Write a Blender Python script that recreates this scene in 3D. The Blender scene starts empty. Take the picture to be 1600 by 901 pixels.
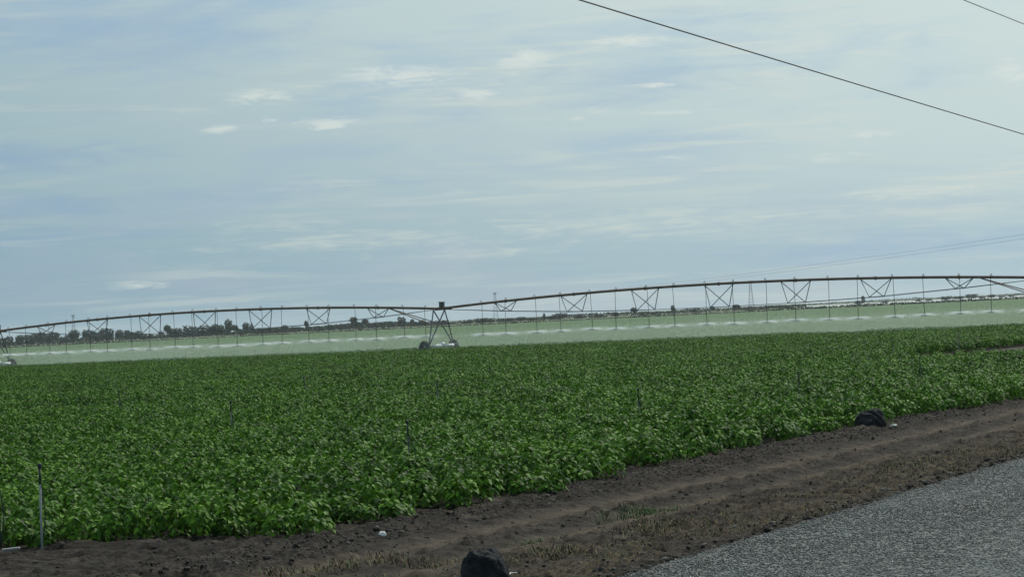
import bpy, math, random
import numpy as np
from mathutils import Vector, Matrix

random.seed(11)
RNG = np.random.default_rng(11)
R = math.radians
SC = bpy.context.scene
COL = SC.collection

# ------------------------------------------------------------------ camera
FPX = 4800.0                 # focal length in photo pixels (1600 wide)
CAM_H = 3.0
PITCH = math.atan(44.6 / FPX)
ROLL = R(2.75)
cam_d = bpy.data.cameras.new('camera')
cam_d.sensor_width = 36.0
cam_d.lens = 36.0 * FPX / 1600.0
cam_d.clip_start = 0.5
cam_d.clip_end = 60000.0
cam = bpy.data.objects.new('camera', cam_d)
COL.objects.link(cam)
fwd = Vector((0, math.cos(PITCH), math.sin(PITCH)))
right0 = Vector((1, 0, 0))
up0 = right0.cross(fwd)
cr, sr = math.cos(ROLL), math.sin(ROLL)
c_right = right0 * cr - up0 * sr
c_up = up0 * cr + right0 * sr
M = Matrix((c_right, c_up, -fwd)).transposed().to_4x4()
M.translation = (0, 0, CAM_H)
cam.matrix_world = M
SC.camera = cam

def ray(px, py):
    return (fwd + c_right * ((px - 800.0) / FPX) + c_up * ((450.5 - py) / FPX))
def on_ground(px, py, z=0.0):
    d = ray(px, py); k = (z - CAM_H) / d.z
    return Vector((d.x * k, d.y * k, z))
def at_depth(px, py, Y):
    d = ray(px, py); k = Y / d.y
    return Vector((d.x * k, Y, CAM_H + d.z * k))

# ------------------------------------------------------------------ light, sky, exposure
SUN_AZ, SUN_EL = R(30), R(46)
sun_dir = Vector((math.sin(SUN_AZ) * math.cos(SUN_EL), math.cos(SUN_AZ) * math.cos(SUN_EL), math.sin(SUN_EL)))
sd = bpy.data.lights.new('sun', 'SUN')
sd.energy = 2.7
sd.angle = R(3)
sd.color = (1.0, 0.96, 0.88)
sun = bpy.data.objects.new('sun', sd)
COL.objects.link(sun)
sun.rotation_euler = (-sun_dir).to_track_quat('-Z', 'Y').to_euler()

SC.view_settings.view_transform = 'Standard'
SC.view_settings.look = 'None'
SC.view_settings.exposure = 0.0
SC.view_settings.gamma = 1.0
SC.view_settings.use_curve_mapping = False

class NT:
    """tiny helper to write node trees"""
    def __init__(s, tree):
        s.t = tree; s.n = tree.nodes; s.l = tree.links
        s.n.clear()
    def new(s, kind, **kw):
        n = s.n.new(kind)
        for k, v in kw.items(): setattr(n, k, v)
        return n
    def put(s, sock, v):
        if isinstance(v, bpy.types.NodeSocket): s.l.new(v, sock)
        elif v is not None:
            try: sock.default_value = v
            except Exception: sock.default_value = tuple(v)
    def math(s, op, a, b=None, c=None, clamp=False):
        n = s.new('ShaderNodeMath', operation=op, use_clamp=clamp)
        s.put(n.inputs[0], a)
        if b is not None: s.put(n.inputs[1], b)
        if c is not None: s.put(n.inputs[2], c)
        return n.outputs[0]
    def vmath(s, op, a, b=None):
        n = s.new('ShaderNodeVectorMath', operation=op)
        s.put(n.inputs[0], a)
        if b is not None: s.put(n.inputs[1], b)
        return n.outputs['Value'] if op in ('DOT_PRODUCT', 'LENGTH', 'DISTANCE') else n.outputs[0]
    def noise(s, vec, scale, detail=4, rough=0.55, dist=0.0):
        n = s.new('ShaderNodeTexNoise')
        s.put(n.inputs['Vector'], vec); n.inputs['Scale'].default_value = scale
        n.inputs['Detail'].default_value = detail; n.inputs['Roughness'].default_value = rough
        n.inputs['Distortion'].default_value = dist
        return n.outputs['Fac']
    def ramp(s, fac, stops, interp='LINEAR'):
        n = s.new('ShaderNodeValToRGB'); n.color_ramp.interpolation = interp
        e = n.color_ramp.elements
        while len(e) < len(stops): e.new(0.5)
        for i, (p, c) in enumerate(stops):
            e[i].position = p
            e[i].color = (c, c, c, 1) if isinstance(c, (int, float)) else (*c, 1)
        s.put(n.inputs[0], fac)
        return n.outputs[0]
    def maprange(s, v, a, b, c=0.0, d=1.0, smooth=False):
        n = s.new('ShaderNodeMapRange'); n.clamp = True
        if smooth: n.interpolation_type = 'SMOOTHSTEP'
        s.put(n.inputs[0], v)
        for i, x in enumerate((a, b, c, d)): n.inputs[i + 1].default_value = x
        return n.outputs[0]
    def mix(s, fac, a, b, blend='MIX'):
        n = s.new('ShaderNodeMix', data_type='RGBA', blend_type=blend)
        s.put(n.inputs[0], fac)
        s.put(n.inputs[6], (*a, 1) if isinstance(a, (tuple, list)) and len(a) == 3 else a)
        s.put(n.inputs[7], (*b, 1) if isinstance(b, (tuple, list)) and len(b) == 3 else b)
        return n.outputs[2]

world = bpy.data.worlds.new('World')
SC.world = world
world.use_nodes = True
w = NT(world.node_tree)
SKY_STR = 0.1
HAZE = 5.0e-5
sky = w.new('ShaderNodeTexSky', sky_type='NISHITA')
sky.sun_disc = False
sky.sun_elevation = SUN_EL
sky.sun_rotation = SUN_AZ
sky.air_density = 1.0; sky.dust_density = 0.6; sky.ozone_density = 1.0
tc = w.new('ShaderNodeTexCoord')
dirv = w.vmath('NORMALIZE', tc.outputs['Generated'])
sep = w.new('ShaderNodeSeparateXYZ'); w.put(sep.inputs[0], dirv)
dx, dy, dz = sep.outputs
def stretched(sx, sz, off=(0, 0, 0)):
    v = w.vmath('MULTIPLY', dirv, (sx, sx, sz))
    return w.vmath('ADD', v, off)
sdot = w.vmath('DOT_PRODUCT', dirv, tuple(sun_dir))
glow = w.maprange(sdot, 0.50, 0.76, 0.0, 1.0, True)      # thin cloud scatters brighter towards the sun
glow2 = w.maprange(sdot, 0.76, 1.0, 0.0, 1.0, True)
K = 1.0 / SKY_STR
def C(r, g, b): return (r * K, g * K, b * K)
veil = w.mix(glow, C(.255, .395, .470), C(.635, .745, .730))
veil = w.mix(glow2, veil, C(.95, .98, .95))
# the lowest band of the sky is a little bluer and duller
low = w.maprange(dz, 0.0, 0.055, 1.0, 0.0, True)
veil = w.mix(w.math('MULTIPLY', low, 0.55), veil, w.mix(glow, C(.185, .325, .43), C(.37, .53, .63)))
# broad gaps where the blue shows
warp = w.noise(stretched(9, 30, (3, 1, 7)), 1.0, 3, .5)
big = w.noise(stretched(10, 46, (1.7, 4.2, 0.35)), 1.0, 5, .55, .8)
gap = w.maprange(big, 0.46, 0.66, 0.0, 0.85, True)
blue = w.mix(0.82, sky.outputs[0], w.mix(glow, C(.195, .325, .49), C(.40, .56, .67)))
base = w.mix(gap, veil, blue)
# horizontal streaks of brighter cloud
st = w.noise(stretched(15, 260, (5.1, 2.2, 1.3)), 1.0, 5, .6, .6)
stm = w.noise(stretched(7, 60, (9.1, 0.2, 4.0)), 1.0, 2, .5)
stf = w.math('MULTIPLY', w.maprange(st, .46, .68, 0, 1, True), w.maprange(stm, .40, .60, 0, .65, True))
base = w.mix(stf, base, w.mix(glow, C(.44, .53, .54), C(.70, .76, .70)))
st2 = w.noise(stretched(22, 420, (2.1, 7.2, 3.3)), 1.0, 4, .6, .4)
base = w.mix(w.maprange(st2, .5, .78, 0, .3, True), base, w.mix(glow, C(.40, .50, .50), C(.64, .71, .68)))
# small white puffs: each a cloud of its own at an azimuth / elevation
az = w.math('ARCTAN2', dx, dy)
el = w.math('ARCSINE', dz)
pn = w.noise(stretched(85, 420, (0.4, 0.2, 0.7)), 1.0, 7, .66, .9)
PUFFS = [(630, 118, 75, 16, .95), (400, 152, 55, 11, .8), (348, 202, 26, 6, 1.0), (515, 194, 48, 9, .9),
         (690, 146, 130, 13, .75), (820, 94, 40, 12, 1.0), (985, 64, 60, 9, .9), (1022, 133, 38, 4, .9),
         (1045, 176, 62, 4, .8), (935, 174, 26, 6, .8), (745, 147, 30, 7, .9), (292, 170, 22, 7, .6),
         (420, 188, 14, 5, .8), (1368, 210, 32, 5, .9), (1285, 245, 70, 7, .7), (1575, 110, 34, 18, .8),
         (1050, 248, 50, 7, .6), (710, 303, 34, 6, .6), (900, 186, 18, 4, .7), (860, 186, 10, 3, .8),
         (560, 375, 260, 16, .78), (450, 350, 110, 11, .72), (960, 350, 280, 26, .80), (1480, 300, 190, 14, .8),
         (225, 445, 70, 6, .7), (1180, 338, 300, 14, .72), (760, 395, 200, 9, .7), (720, 130, 190, 34, .62), (500, 130, 160, 20, .55), (1330, 60, 260, 40, .55), (1250, 195, 320, 26, .5)]
def blobs(lst):
    tot = None
    for (px, py, hw, hh, amp) in lst:
        d0 = ray(px, py).normalized(); a0 = math.atan2(d0.x, d0.y); e0 = math.asin(d0.z)
        ux = w.math('MULTIPLY', w.math('SUBTRACT', az, a0), FPX / (hw * 1.5))
        uy = w.math('MULTIPLY', w.math('SUBTRACT', el, e0), FPX / (hh * 1.5))
        r2 = w.math('ADD', w.math('MULTIPLY', ux, ux), w.math('MULTIPLY', uy, uy))
        g = w.math('MULTIPLY', w.math('EXPONENT', w.math('MULTIPLY', r2, -1.0)), amp)
        tot = g if tot is None else w.math('MAXIMUM', tot, g)
    return tot
HOLES = [(210, 45, 190, 48, 1), (385, 52, 55, 20, .8), (30, 250, 170, 20, .8), (120, 320, 220, 16, .8), (1010, 125, 150, 26, .9), (1430, 385, 240, 20, 1), (60, 375, 160, 14, .7), (540, 290, 160, 14, .5), (1120, 20, 130, 22, .6)]
hn = w.noise(stretched(26, 150, (7.4, 1.2, 2.7)), 1.0, 5, .6, .8)
hf = w.maprange(w.math('MULTIPLY_ADD', blobs(HOLES), .5, w.math('SUBTRACT', hn, .62)), 0.0, .46, 0.0, .52, True)
base = w.mix(hf, base, w.mix(glow, C(.215, .335, .53), C(.36, .52, .66)))
soft_n = w.noise(stretched(70, 560, (0.9, 3.2, 5.7)), 1.0, 7, .64, .8)
sf = w.maprange(w.math('MULTIPLY_ADD', blobs([q for q in PUFFS if q[2] > 90]), .55, w.math('SUBTRACT', soft_n, .72)), 0.0, .42, 0.0, .62, True)
base = w.mix(sf, base, w.mix(glow, C(.55, .62, .58), C(.72, .77, .70)))
pf = w.maprange(w.math('MULTIPLY_ADD', blobs([q for q in PUFFS if q[2] <= 90]), .55, w.math('SUBTRACT', pn, .71)), 0.0, .40, 0.0, .68, True)
base = w.mix(pf, base, w.mix(glow, C(.66, .72, .68), C(.76, .81, .75)))
bg = w.new('ShaderNodeBackground'); w.put(bg.inputs[0], base); bg.inputs[1].default_value = SKY_STR
out = w.new('ShaderNodeOutputWorld'); w.l.new(bg.outputs[0], out.inputs[0])
world.cycles.sampling_method = 'MANUAL'
world.cycles.sample_map_resolution = 256

SC.render.engine = 'CYCLES'
SC.cycles.max_bounces = 6
SC.cycles.diffuse_bounces = 2
SC.cycles.glossy_bounces = 2
SC.cycles.transmission_bounces = 3
SC.cycles.transparent_max_bounces = 8
SC.cycles.volume_bounces = 1
SC.cycles.use_denoising = True

# ------------------------------------------------------------------ helpers
def mat(name):
    m = bpy.data.materials.new(name); m.use_nodes = True
    return m, NT(m.node_tree)
def finish(nt, shader, disp=None):
    o = nt.new('ShaderNodeOutputMaterial'); nt.l.new(shader, o.inputs[0])
def principled(nt, color, rough=.6, spec=.5, metal=0.0, normal=None):
    p = nt.new('ShaderNodeBsdfPrincipled')
    nt.put(p.inputs['Base Color'], (*color, 1) if isinstance(color, tuple) and len(color) == 3 else color)
    nt.put(p.inputs['Roughness'], rough); p.inputs['Specular IOR Level'].default_value = spec
    p.inputs['Metallic'].default_value = metal
    if normal is not None: nt.put(p.inputs['Normal'], normal)
    return p.outputs[0]
def bump(nt, h, dist, strength=1.0):
    b = nt.new('ShaderNodeBump'); b.inputs['Strength'].default_value = strength
    b.inputs['Distance'].default_value = dist; nt.put(b.inputs['Height'], h)
    return b.outputs[0]
def worn(name, col, col2, rough=.55, scale=8.0, metal=0.0, spec=.5):
    m, n = mat(name)
    t = n.new('ShaderNodeTexCoord').outputs['Object']
    f = n.noise(t, scale, 5, .6)
    c = n.mix(n.maprange(f, .35, .68), col, col2)
    finish(n, principled(n, c, rough, spec, metal))
    return m

def link(o, parent=None):
    COL.objects.link(o)
    if parent is not None: o.parent = parent
    return o
def tag(o, label=None, cat=None, group=None, kind=None):
    if label: o['label'] = label
    if cat: o['category'] = cat
    if group: o['group'] = group
    if kind: o['kind'] = kind
    return o
def empty(name, loc, rz=0.0, parent=None):
    o = bpy.data.objects.new(name, None); o.location = loc; o.rotation_euler = (0, 0, rz)
    o.empty_display_size = .2
    return link(o, parent)

class MB:
    def __init__(s): s.v = []; s.f = []; s.mi = []; s.cm = 0
    def tube(s, pts, r, n=6, cap=True):
        pts = [Vector(p) for p in pts]
        rs = r if isinstance(r, (list, tuple)) else [r] * len(pts)
        b = len(s.v)
        for i, p in enumerate(pts):
            t = (pts[min(i + 1, len(pts) - 1)] - pts[max(i - 1, 0)]).normalized()
            a = t.cross(Vector((0, 0, 1)) if abs(t.z) < .95 else Vector((1, 0, 0))).normalized()
            c = t.cross(a)
            for k in range(n):
                an = 2 * math.pi * k / n
                s.v.append(p + (a * math.cos(an) + c * math.sin(an)) * rs[i])
        for i in range(len(pts) - 1):
            for k in range(n):
                k2 = (k + 1) % n
                s.f.append((b + i * n + k, b + i * n + k2, b + (i + 1) * n + k2, b + (i + 1) * n + k)); s.mi.append(s.cm)
        if cap:
            s.f.append(tuple(b + k for k in range(n))[::-1]); s.mi.append(s.cm)
            e = b + (len(pts) - 1) * n
            s.f.append(tuple(e + k for k in range(n))); s.mi.append(s.cm)
        return s
    def box(s, c, ax, ay, az):
        """box centred at c with half-axes (vectors)"""
        b = len(s.v); c = Vector(c); ax, ay, az = Vector(ax), Vector(ay), Vector(az)
        for i in (-1, 1):
            for j in (-1, 1):
                for k in (-1, 1): s.v.append(c + ax * i + ay * j + az * k)
        for q in ((0, 1, 3, 2), (4, 6, 7, 5), (0, 4, 5, 1), (2, 3, 7, 6), (0, 2, 6, 4), (1, 5, 7, 3)):
            s.f.append(tuple(b + x for x in q)); s.mi.append(s.cm)
        return s
    def lathe(s, c, axis, prof, n=20):
        """prof: list of (offset along axis, radius)"""
        axis = Vector(axis).normalized()
        a = axis.cross(Vector((0, 0, 1)) if abs(axis.z) < .9 else Vector((1, 0, 0))).normalized(); q = axis.cross(a)
        b = len(s.v); c = Vector(c)
        for (o, r) in prof:
            for k in range(n):
                an = 2 * math.pi * k / n
                s.v.append(c + axis * o + (a * math.cos(an) + q * math.sin(an)) * r)
        for i in range(len(prof) - 1):
            for k in range(n):
                k2 = (k + 1) % n
                s.f.append((b + i * n + k, b + (i + 1) * n + k, b + (i + 1) * n + k2, b + i * n + k2)); s.mi.append(s.cm)
        s.f.append(tuple(b + k for k in range(n))); s.mi.append(s.cm)
        e = b + (len(prof) - 1) * n
        s.f.append(tuple(e + k for k in range(n))[::-1]); s.mi.append(s.cm)
        return s
    def mesh(s, name, mats, smooth=False):
        me = bpy.data.meshes.new(name)
        me.from_pydata([tuple(v) for v in s.v], [], s.f)
        for m in (mats if isinstance(mats, (list, tuple)) else [mats]): me.materials.append(m)
        me.polygons.foreach_set('material_index', s.mi)
        if smooth: me.polygons.foreach_set('use_smooth', [True] * len(me.polygons))
        me.update()
        return me
    def build(s, name, mats, parent=None, smooth=False, origin=None):
        if origin is not None:
            o = Vector(origin); s.v = [Vector(v) - o for v in s.v]
        ob = bpy.data.objects.new(name, s.mesh(name, mats, smooth))
        if origin is not None: ob.location = origin
        return link(ob, parent)

def np_mesh(name, V, F, material, smooth=False, attrs=None):
    """V (n,3) array, F (m,k) array of equal-size faces"""
    me = bpy.data.meshes.new(name)
    n, (m, k) = len(V), F.shape
    me.vertices.add(n); me.vertices.foreach_set('co', np.asarray(V, np.float32).ravel())
    me.loops.add(m * k); me.loops.foreach_set('vertex_index', np.asarray(F, np.int32).ravel())
    me.polygons.add(m)
    me.polygons.foreach_set('loop_start', np.arange(m, dtype=np.int32) * k)
    if smooth: me.polygons.foreach_set('use_smooth', np.ones(m, bool))
    me.update(calc_edges=True)
    for an, arr in (attrs or {}).items():
        a = me.attributes.new(an, 'FLOAT', 'POINT'); a.data.foreach_set('value', np.asarray(arr, np.float32))
    if material: me.materials.append(material)
    return me

def vnoise(x, y, seed=0):
    xi = np.floor(x).astype(np.int64); yi = np.floor(y).astype(np.int64)
    fx = x - xi; fy = y - yi
    fx = fx * fx * (3 - 2 * fx); fy = fy * fy * (3 - 2 * fy)
    def h(a, b):
        n = (a * 374761393 + b * 668265263 + seed * 974634777) & 0xFFFFFFFF
        n = ((n ^ (n >> 13)) * 1274126177) & 0xFFFFFFFF
        return ((n ^ (n >> 16)) & 0xFFFF) / 65535.0
    a = h(xi, yi); b = h(xi + 1, yi); c = h(xi, yi + 1); d = h(xi + 1, yi + 1)
    return (a * (1 - fx) + b * fx) * (1 - fy) + (c * (1 - fx) + d * fx) * fy
def fbm(x, y, oct=4, seed=0):
    s = 0; a = .5; t = 0
    for i in range(oct):
        s = s + a * vnoise(x * 2 ** i, y * 2 ** i, seed + i * 17); t += a; a *= .5
    return s / t

# ------------------------------------------------------------------ the ground frame of the road
VPX = 2640.0
TH = math.atan((VPX - 800) / FPX)
rd = Vector((math.sin(TH), math.cos(TH), 0))          # along the road, away from the camera
nd = Vector((-math.cos(TH), math.sin(TH), 0))         # across it, towards the field
ROAD_ROT = math.pi / 2 - TH
def td(p): return (p.x * rd.x + p.y * rd.y, p.x * nd.x + p.y * nd.y)
def from_td(t, d, z=0.0): return Vector((rd.x * t + nd.x * d, rd.y * t + nd.y * d, z))
ROAD_EDGE = 11.25

# edge of the crop on the ground, as a world polyline
EDGE_PX = [(-260, 872), (-60, 866), (0, 864), (150, 861), (300, 854), (450, 842), (600, 822), (720, 800), (850, 775),
           (1000, 741), (1200, 697), (1350, 668), (1600, 625)]
EDGE = [on_ground(*p) for p in EDGE_PX]
_t, _d = td(EDGE[-1])
EDGE.append(from_td(_t + 60, _d)); EDGE.append(from_td(_t + 400, _d))
EDGE_TD = np.array([td(p) for p in EDGE])
def crop_margin(X, Y):
    """metres inside the field edge (positive inside)"""
    t = X * rd.x + Y * rd.y; d = X * nd.x + Y * nd.y
    o = np.argsort(EDGE_TD[:, 0])
    # signed distance to polyline, sign by which side
    best = np.full(X.shape, 1e9); sign = np.ones(X.shape)
    for a, b in zip(EDGE_TD[:-1], EDGE_TD[1:]):
        ab = b - a; L2 = (ab ** 2).sum()
        k = np.clip(((t - a[0]) * ab[0] + (d - a[1]) * ab[1]) / L2, 0, 1)
        qx = t - (a[0] + k * ab[0]); qy = d - (a[1] + k * ab[1])
        dist = np.hypot(qx, qy)
        cr_ = ab[0] * (d - a[1]) - ab[1] * (t - a[0])
        m = dist < best
        best = np.where(m, dist, best); sign = np.where(m, np.sign(cr_), sign)
    return best * sign
# unplanted strip cutting into the field on the right
GAP = [on_ground(1375, 558, .45), on_ground(1420, 560, .45), on_ground(1500, 555, .45), on_ground(1600, 548, .45), on_ground(1800, 533, .45),
       on_ground(1800, 519, 0), on_ground(1600, 538, 0), on_ground(1500, 547.5, 0), on_ground(1420, 556, 0)]
def in_gap(X, Y):
    ins = np.zeros(X.shape, bool); n = len(GAP)
    for i in range(n):
        a, b = GAP[i], GAP[(i + 1) % n]
        c = ((a.y > Y) != (b.y > Y)) & (X < (b.x - a.x) * (Y - a.y) / (b.y - a.y + 1e-12) + a.x)
        ins ^= c
    return ins

# ------------------------------------------------------------------ materials of the setting
soil_m, n = mat('soil')
t = n.new('ShaderNodeTexCoord').outputs['Object']
sp = n.new('ShaderNodeSeparateXYZ'); n.put(sp.inputs[0], t)
a = n.noise(t, 1.3, 5, .6); b_ = n.math('MULTIPLY_ADD', n.noise(t, 5, 5, .7, .5), .55, n.math('MULTIPLY', n.noise(t, 16, 5, .7), .45)); c_ = n.noise(t, 60, 3, .6)
col = n.ramp(n.math('MULTIPLY_ADD', b_, .6, n.math('MULTIPLY', a, .4)), [(.40, (.008, .0065, .005)), (.5, (.029, .0228, .0172)), (.61, (.085, .066, .049))])
wob = n.math('MULTIPLY_ADD', n.noise(t, .35, 2, .5), .5, sp.outputs[1])
# compacted, lighter wheel strips of the farm track
trk = n.math('ADD',
    n.math('EXPONENT', n.math('MULTIPLY', n.math('POWER', n.math('DIVIDE', n.math('SUBTRACT', wob, 16.3), .42), 2.0), -1.0)),
    n.math('EXPONENT', n.math('MULTIPLY', n.math('POWER', n.math('DIVIDE', n.math('SUBTRACT', wob, 14.7), .36), 2.0), -1.0)))
trk = n.math('MULTIPLY', trk, n.maprange(n.noise(t, 2.2, 5, .65), .28, .5, .45, .9))
col = n.mix(n.math('MULTIPLY', trk, 1.0, clamp=True), col, n.ramp(b_, [(.38, (.080, .060, .041)), (.62, (.165, .126, .087))]))
# dry straw litter on the verge beside the road
straw = n.noise(n.vmath('MULTIPLY', t, (7, 26, 10)), 1.0, 4, .7, .8)
vg = n.math('MULTIPLY', n.maprange(wob, 11.6, 12.3, 0, 1), n.maprange(wob, 13.7, 14.4, 1, 0))
sm = n.math('MULTIPLY', n.math('MULTIPLY', n.maprange(straw, .48, .66), vg), n.maprange(n.noise(t, .7, 3, .5), .36, .6, .12, .75))
col = n.mix(sm, col, (.20, .145, .068))
finish(n, principled(n, col, .95, .2, normal=bump(n, n.math('MULTIPLY_ADD', c_, .35, b_), .09, 1.0)))

asph_m, n = mat('chip_seal')
t = n.new('ShaderNodeTexCoord').outputs['Object']
v = n.new('ShaderNodeTexVoronoi'); n.put(v.inputs['Vector'], t); v.inputs['Scale'].default_value = 16
v2 = n.new('ShaderNodeTexVoronoi'); n.put(v2.inputs['Vector'], t); v2.inputs['Scale'].default_value = 13
nz = n.math('MULTIPLY_ADD', n.noise(t, 5, 6, .75, .6), .6, n.math('MULTIPLY', n.noise(t, 19, 5, .75, .5), .4)); nb = n.noise(t, .5, 4, .55)
f = n.math('MULTIPLY_ADD', v.outputs['Color'], .30, n.math('MULTIPLY', nz, .75))
col = n.ramp(f, [(.38, (.030, .032, .031)), (.5, (.12, .127, .121)), (.62, (.28, .295, .275))])
col = n.mix(n.maprange(nb, .3, .7, 0, .45), col, (.055, .060, .058))
spx = n.new('ShaderNodeSeparateXYZ'); n.put(spx.inputs[0], t)
edge = n.math('MULTIPLY', n.maprange(spx.outputs[1], 10.4, 11.25, 0, 1), n.maprange(n.noise(t, 2.5, 5, .7), .42, .62, 0, .8))
col = n.mix(edge, col, (.06, .05, .042))
hgt = n.math('MULTIPLY_ADD', v2.outputs['Distance'], -.6, nz)
finish(n, principled(n, col, .85, .3, normal=bump(n, hgt, .10, 1.0)))

far_soil_m, n = mat('field_soil')
t = n.new('ShaderNodeTexCoord').outputs['Object']
col = n.ramp(n.noise(t, .8, 5, .6), [(.3, (.028, .023, .018)), (.7, (.075, .060, .046))])
finish(n, principled(n, col, .95, .2))

far_crop_m, n = mat('far_crop')
t = n.new('ShaderNodeTexCoord').outputs['Object']
f = n.math('MULTIPLY_ADD', n.noise(n.vmath('MULTIPLY', t, (.12, .02, 1)), 1.0, 4, .6), .6, n.math('MULTIPLY', n.noise(t, 2.2, 3, .6), .4))
col = n.ramp(f, [(.3, (.040, .100, .028)), (.7, (.086, .160, .050))])
finish(n, principled(n, col, .8, .2, normal=bump(n, n.noise(t, 3, 3, .6), .3, 1)))

dry_m, n = mat('dry_pasture')
t = n.new('ShaderNodeTexCoord').outputs['Object']
f = n.noise(n.vmath('MULTIPLY', t, (.02, .004, 1)), 1.0, 5, .6)
col = n.ramp(f, [(.3, (.075, .10, .052)), (.55, (.11, .13, .07)), (.75, (.16, .165, .095))])
finish(n, principled(n, col, .9, .2))

# ------------------------------------------------------------------ ground, fields, road
def sheet(name, x0, x1, y0, y1, z, m, nx=1, ny=1, kind='structure', label=None, cat=None):
    V = []; F = []
    for j in range(ny + 1):
        for i in range(nx + 1): V.append((x0 + (x1 - x0) * i / nx, y0 + (y1 - y0) * j / ny, z))
    for j in range(ny):
        for i in range(nx):
            b = j * (nx + 1) + i; F.append((b, b + 1, b + nx + 2, b + nx + 1))
    me = bpy.data.meshes.new(name); me.from_pydata(V, [], F); me.materials.append(m)
    o = link(bpy.data.objects.new(name, me)); tag(o, label, cat, None, kind)
    return o
sheet('ground', -14000, 14000, -600, 14000, -0.12, far_soil_m, 8, 8, label='flat dark soil plain reaching the horizon', cat='ground')
sheet('pasture', -6000, 6000, 1262, 13500, 0.05, dry_m, 4, 4, label='pale dry pasture strip in front of the horizon trees', cat='pasture')
strip_m, n = mat('pale_strip')  # whitish sheet laid in for the pale band under the far right trees
t = n.new('ShaderNodeTexCoord').outputs['Object']
finish(n, principled(n, n.mix(n.noise(n.vmath('MULTIPLY', t, (.02, .006, 1)), 1.0, 4, .6), (.22, .26, .24), (.46, .49, .47)), .6, .3))
a_, b_2 = at_depth(1255, 480, 1700).x, at_depth(1255, 480, 3200).x
me = bpy.data.meshes.new('pale_far_strip'); me.from_pydata([(a_, 1700, .09), (1500, 1700, .09), (1500, 3200, .09), (b_2, 3200, .09)], [], [(0, 1, 2, 3)]); me.materials.append(strip_m)
tag(link(bpy.data.objects.new('pale_far_strip', me)), 'whitish distant strip under the far right trees', 'field', None, 'structure')
# far part of the crop: a low slab that takes over where leaves can no longer be told apart
def behind(px, Y): p = at_depth(px, 500, Y); return Vector((p.x, Y, 0))
_l, _r = behind(-6, 309.6), behind(1638, 234.3)
_u = (_r - _l).normalized(); _v = Vector((-_u.y, _u.x, 0)); _v = _v if _v.y > 0 else -_v
FRONT = [_l - _u * 70 + _v * 7, _r + _u * 70 + _v * 7]
ring = [FRONT[0], FRONT[1], Vector((900, 600, 0)), Vector((900, 1250, 0)), Vector((-900, 1250, 0)), Vector((-900, 900, 0))]
fc = MB(); nR = len(ring)
fc.v = [Vector((p.x, p.y, -.05)) for p in ring] + [Vector((p.x, p.y, .44)) for p in ring]
fc.f = [tuple(range(nR, 2 * nR))] + [(i, (i + 1) % nR, nR + (i + 1) % nR, nR + i) for i in range(nR)]; fc.mi = [0] * len(fc.f)
tag(fc.build('distant_crop', far_crop_m), 'far green crop field behind the irrigation spray', 'field', None, 'stuff')

# verge / farm track mesh in the road frame (x along the road, y across)
ts = np.concatenate([np.arange(14, 60, .055), np.arange(60, 110, .10), np.arange(110, 240, .4)])
ds = np.concatenate([np.arange(10.9, 20.5, .055), np.arange(20.5, 30.1, .4)])
T, D = np.meshgrid(ts, ds, indexing='ij')
z = (fbm(T * .5, D * .5, 3, 1) - .5) * .05 + (fbm(T * 3, D * 3, 3, 5) - .5) * .07
cl = fbm(T * 7, D * 7, 3, 9)
rough_w = 1 - .8 * np.exp(-((D - 16.25) / .38) ** 2) - .8 * np.exp(-((D - 14.7) / .4) ** 2)
z += np.clip(cl - .52, 0, 1) * .22 * rough_w
wb = (fbm(T * .3, D * 0, 2, 4) - .5) * .35
for c0, wd in ((16.25, .30), (14.7, .32)):
    z -= .055 * np.exp(-((D + wb - c0) / wd) ** 2)
    z += .018 * np.exp(-((D + wb - c0 - wd * 1.7) / .10) ** 2) + .015 * np.exp(-((D + wb - c0 + wd * 1.7) / .10) ** 2)
# clod ridge beside the crop, ploughed up in the corner
z += .10 * np.exp(-((D - 18.0) / .35) ** 2) * fbm(T * 1.4, D * 1.4, 3, 21)
z += np.clip((D - 17.6) / 2, 0, 1) * (fbm(T * 1.8, D * .9, 3, 31) - .45) * .22 * (T < 47)
z -= .05 * np.clip(1 - (D - 10.9) / .5, 0, 1)
V = np.stack([T, D, z], -1).reshape(-1, 3)
nT, nD = T.shape
ii = (np.arange(nT - 1)[:, None] * nD + np.arange(nD - 1)[None, :]).ravel()
F = np.stack([ii, ii + nD, ii + nD + 1, ii + 1], -1)
o = link(bpy.data.objects.new('verge', np_mesh('verge', V, F, soil_m, True)))
o.rotation_euler = (0, 0, ROAD_ROT)
tag(o, 'brown dirt verge with farm track wheel ruts between road and crop', 'verge', None, 'structure')
_vz = z
def verge_z(t_, d_):
    i = min(max(int(np.searchsorted(ts, t_)), 0), nT - 1); j = min(max(int(np.searchsorted(ds, d_)), 0), nD - 1)
    return float(_vz[i, j])
def ground_at(p):
    t_, d_ = td(p); return Vector((p.x, p.y, verge_z(t_, d_) if d_ < 30 and 14 < t_ < 240 else -.12))

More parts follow.
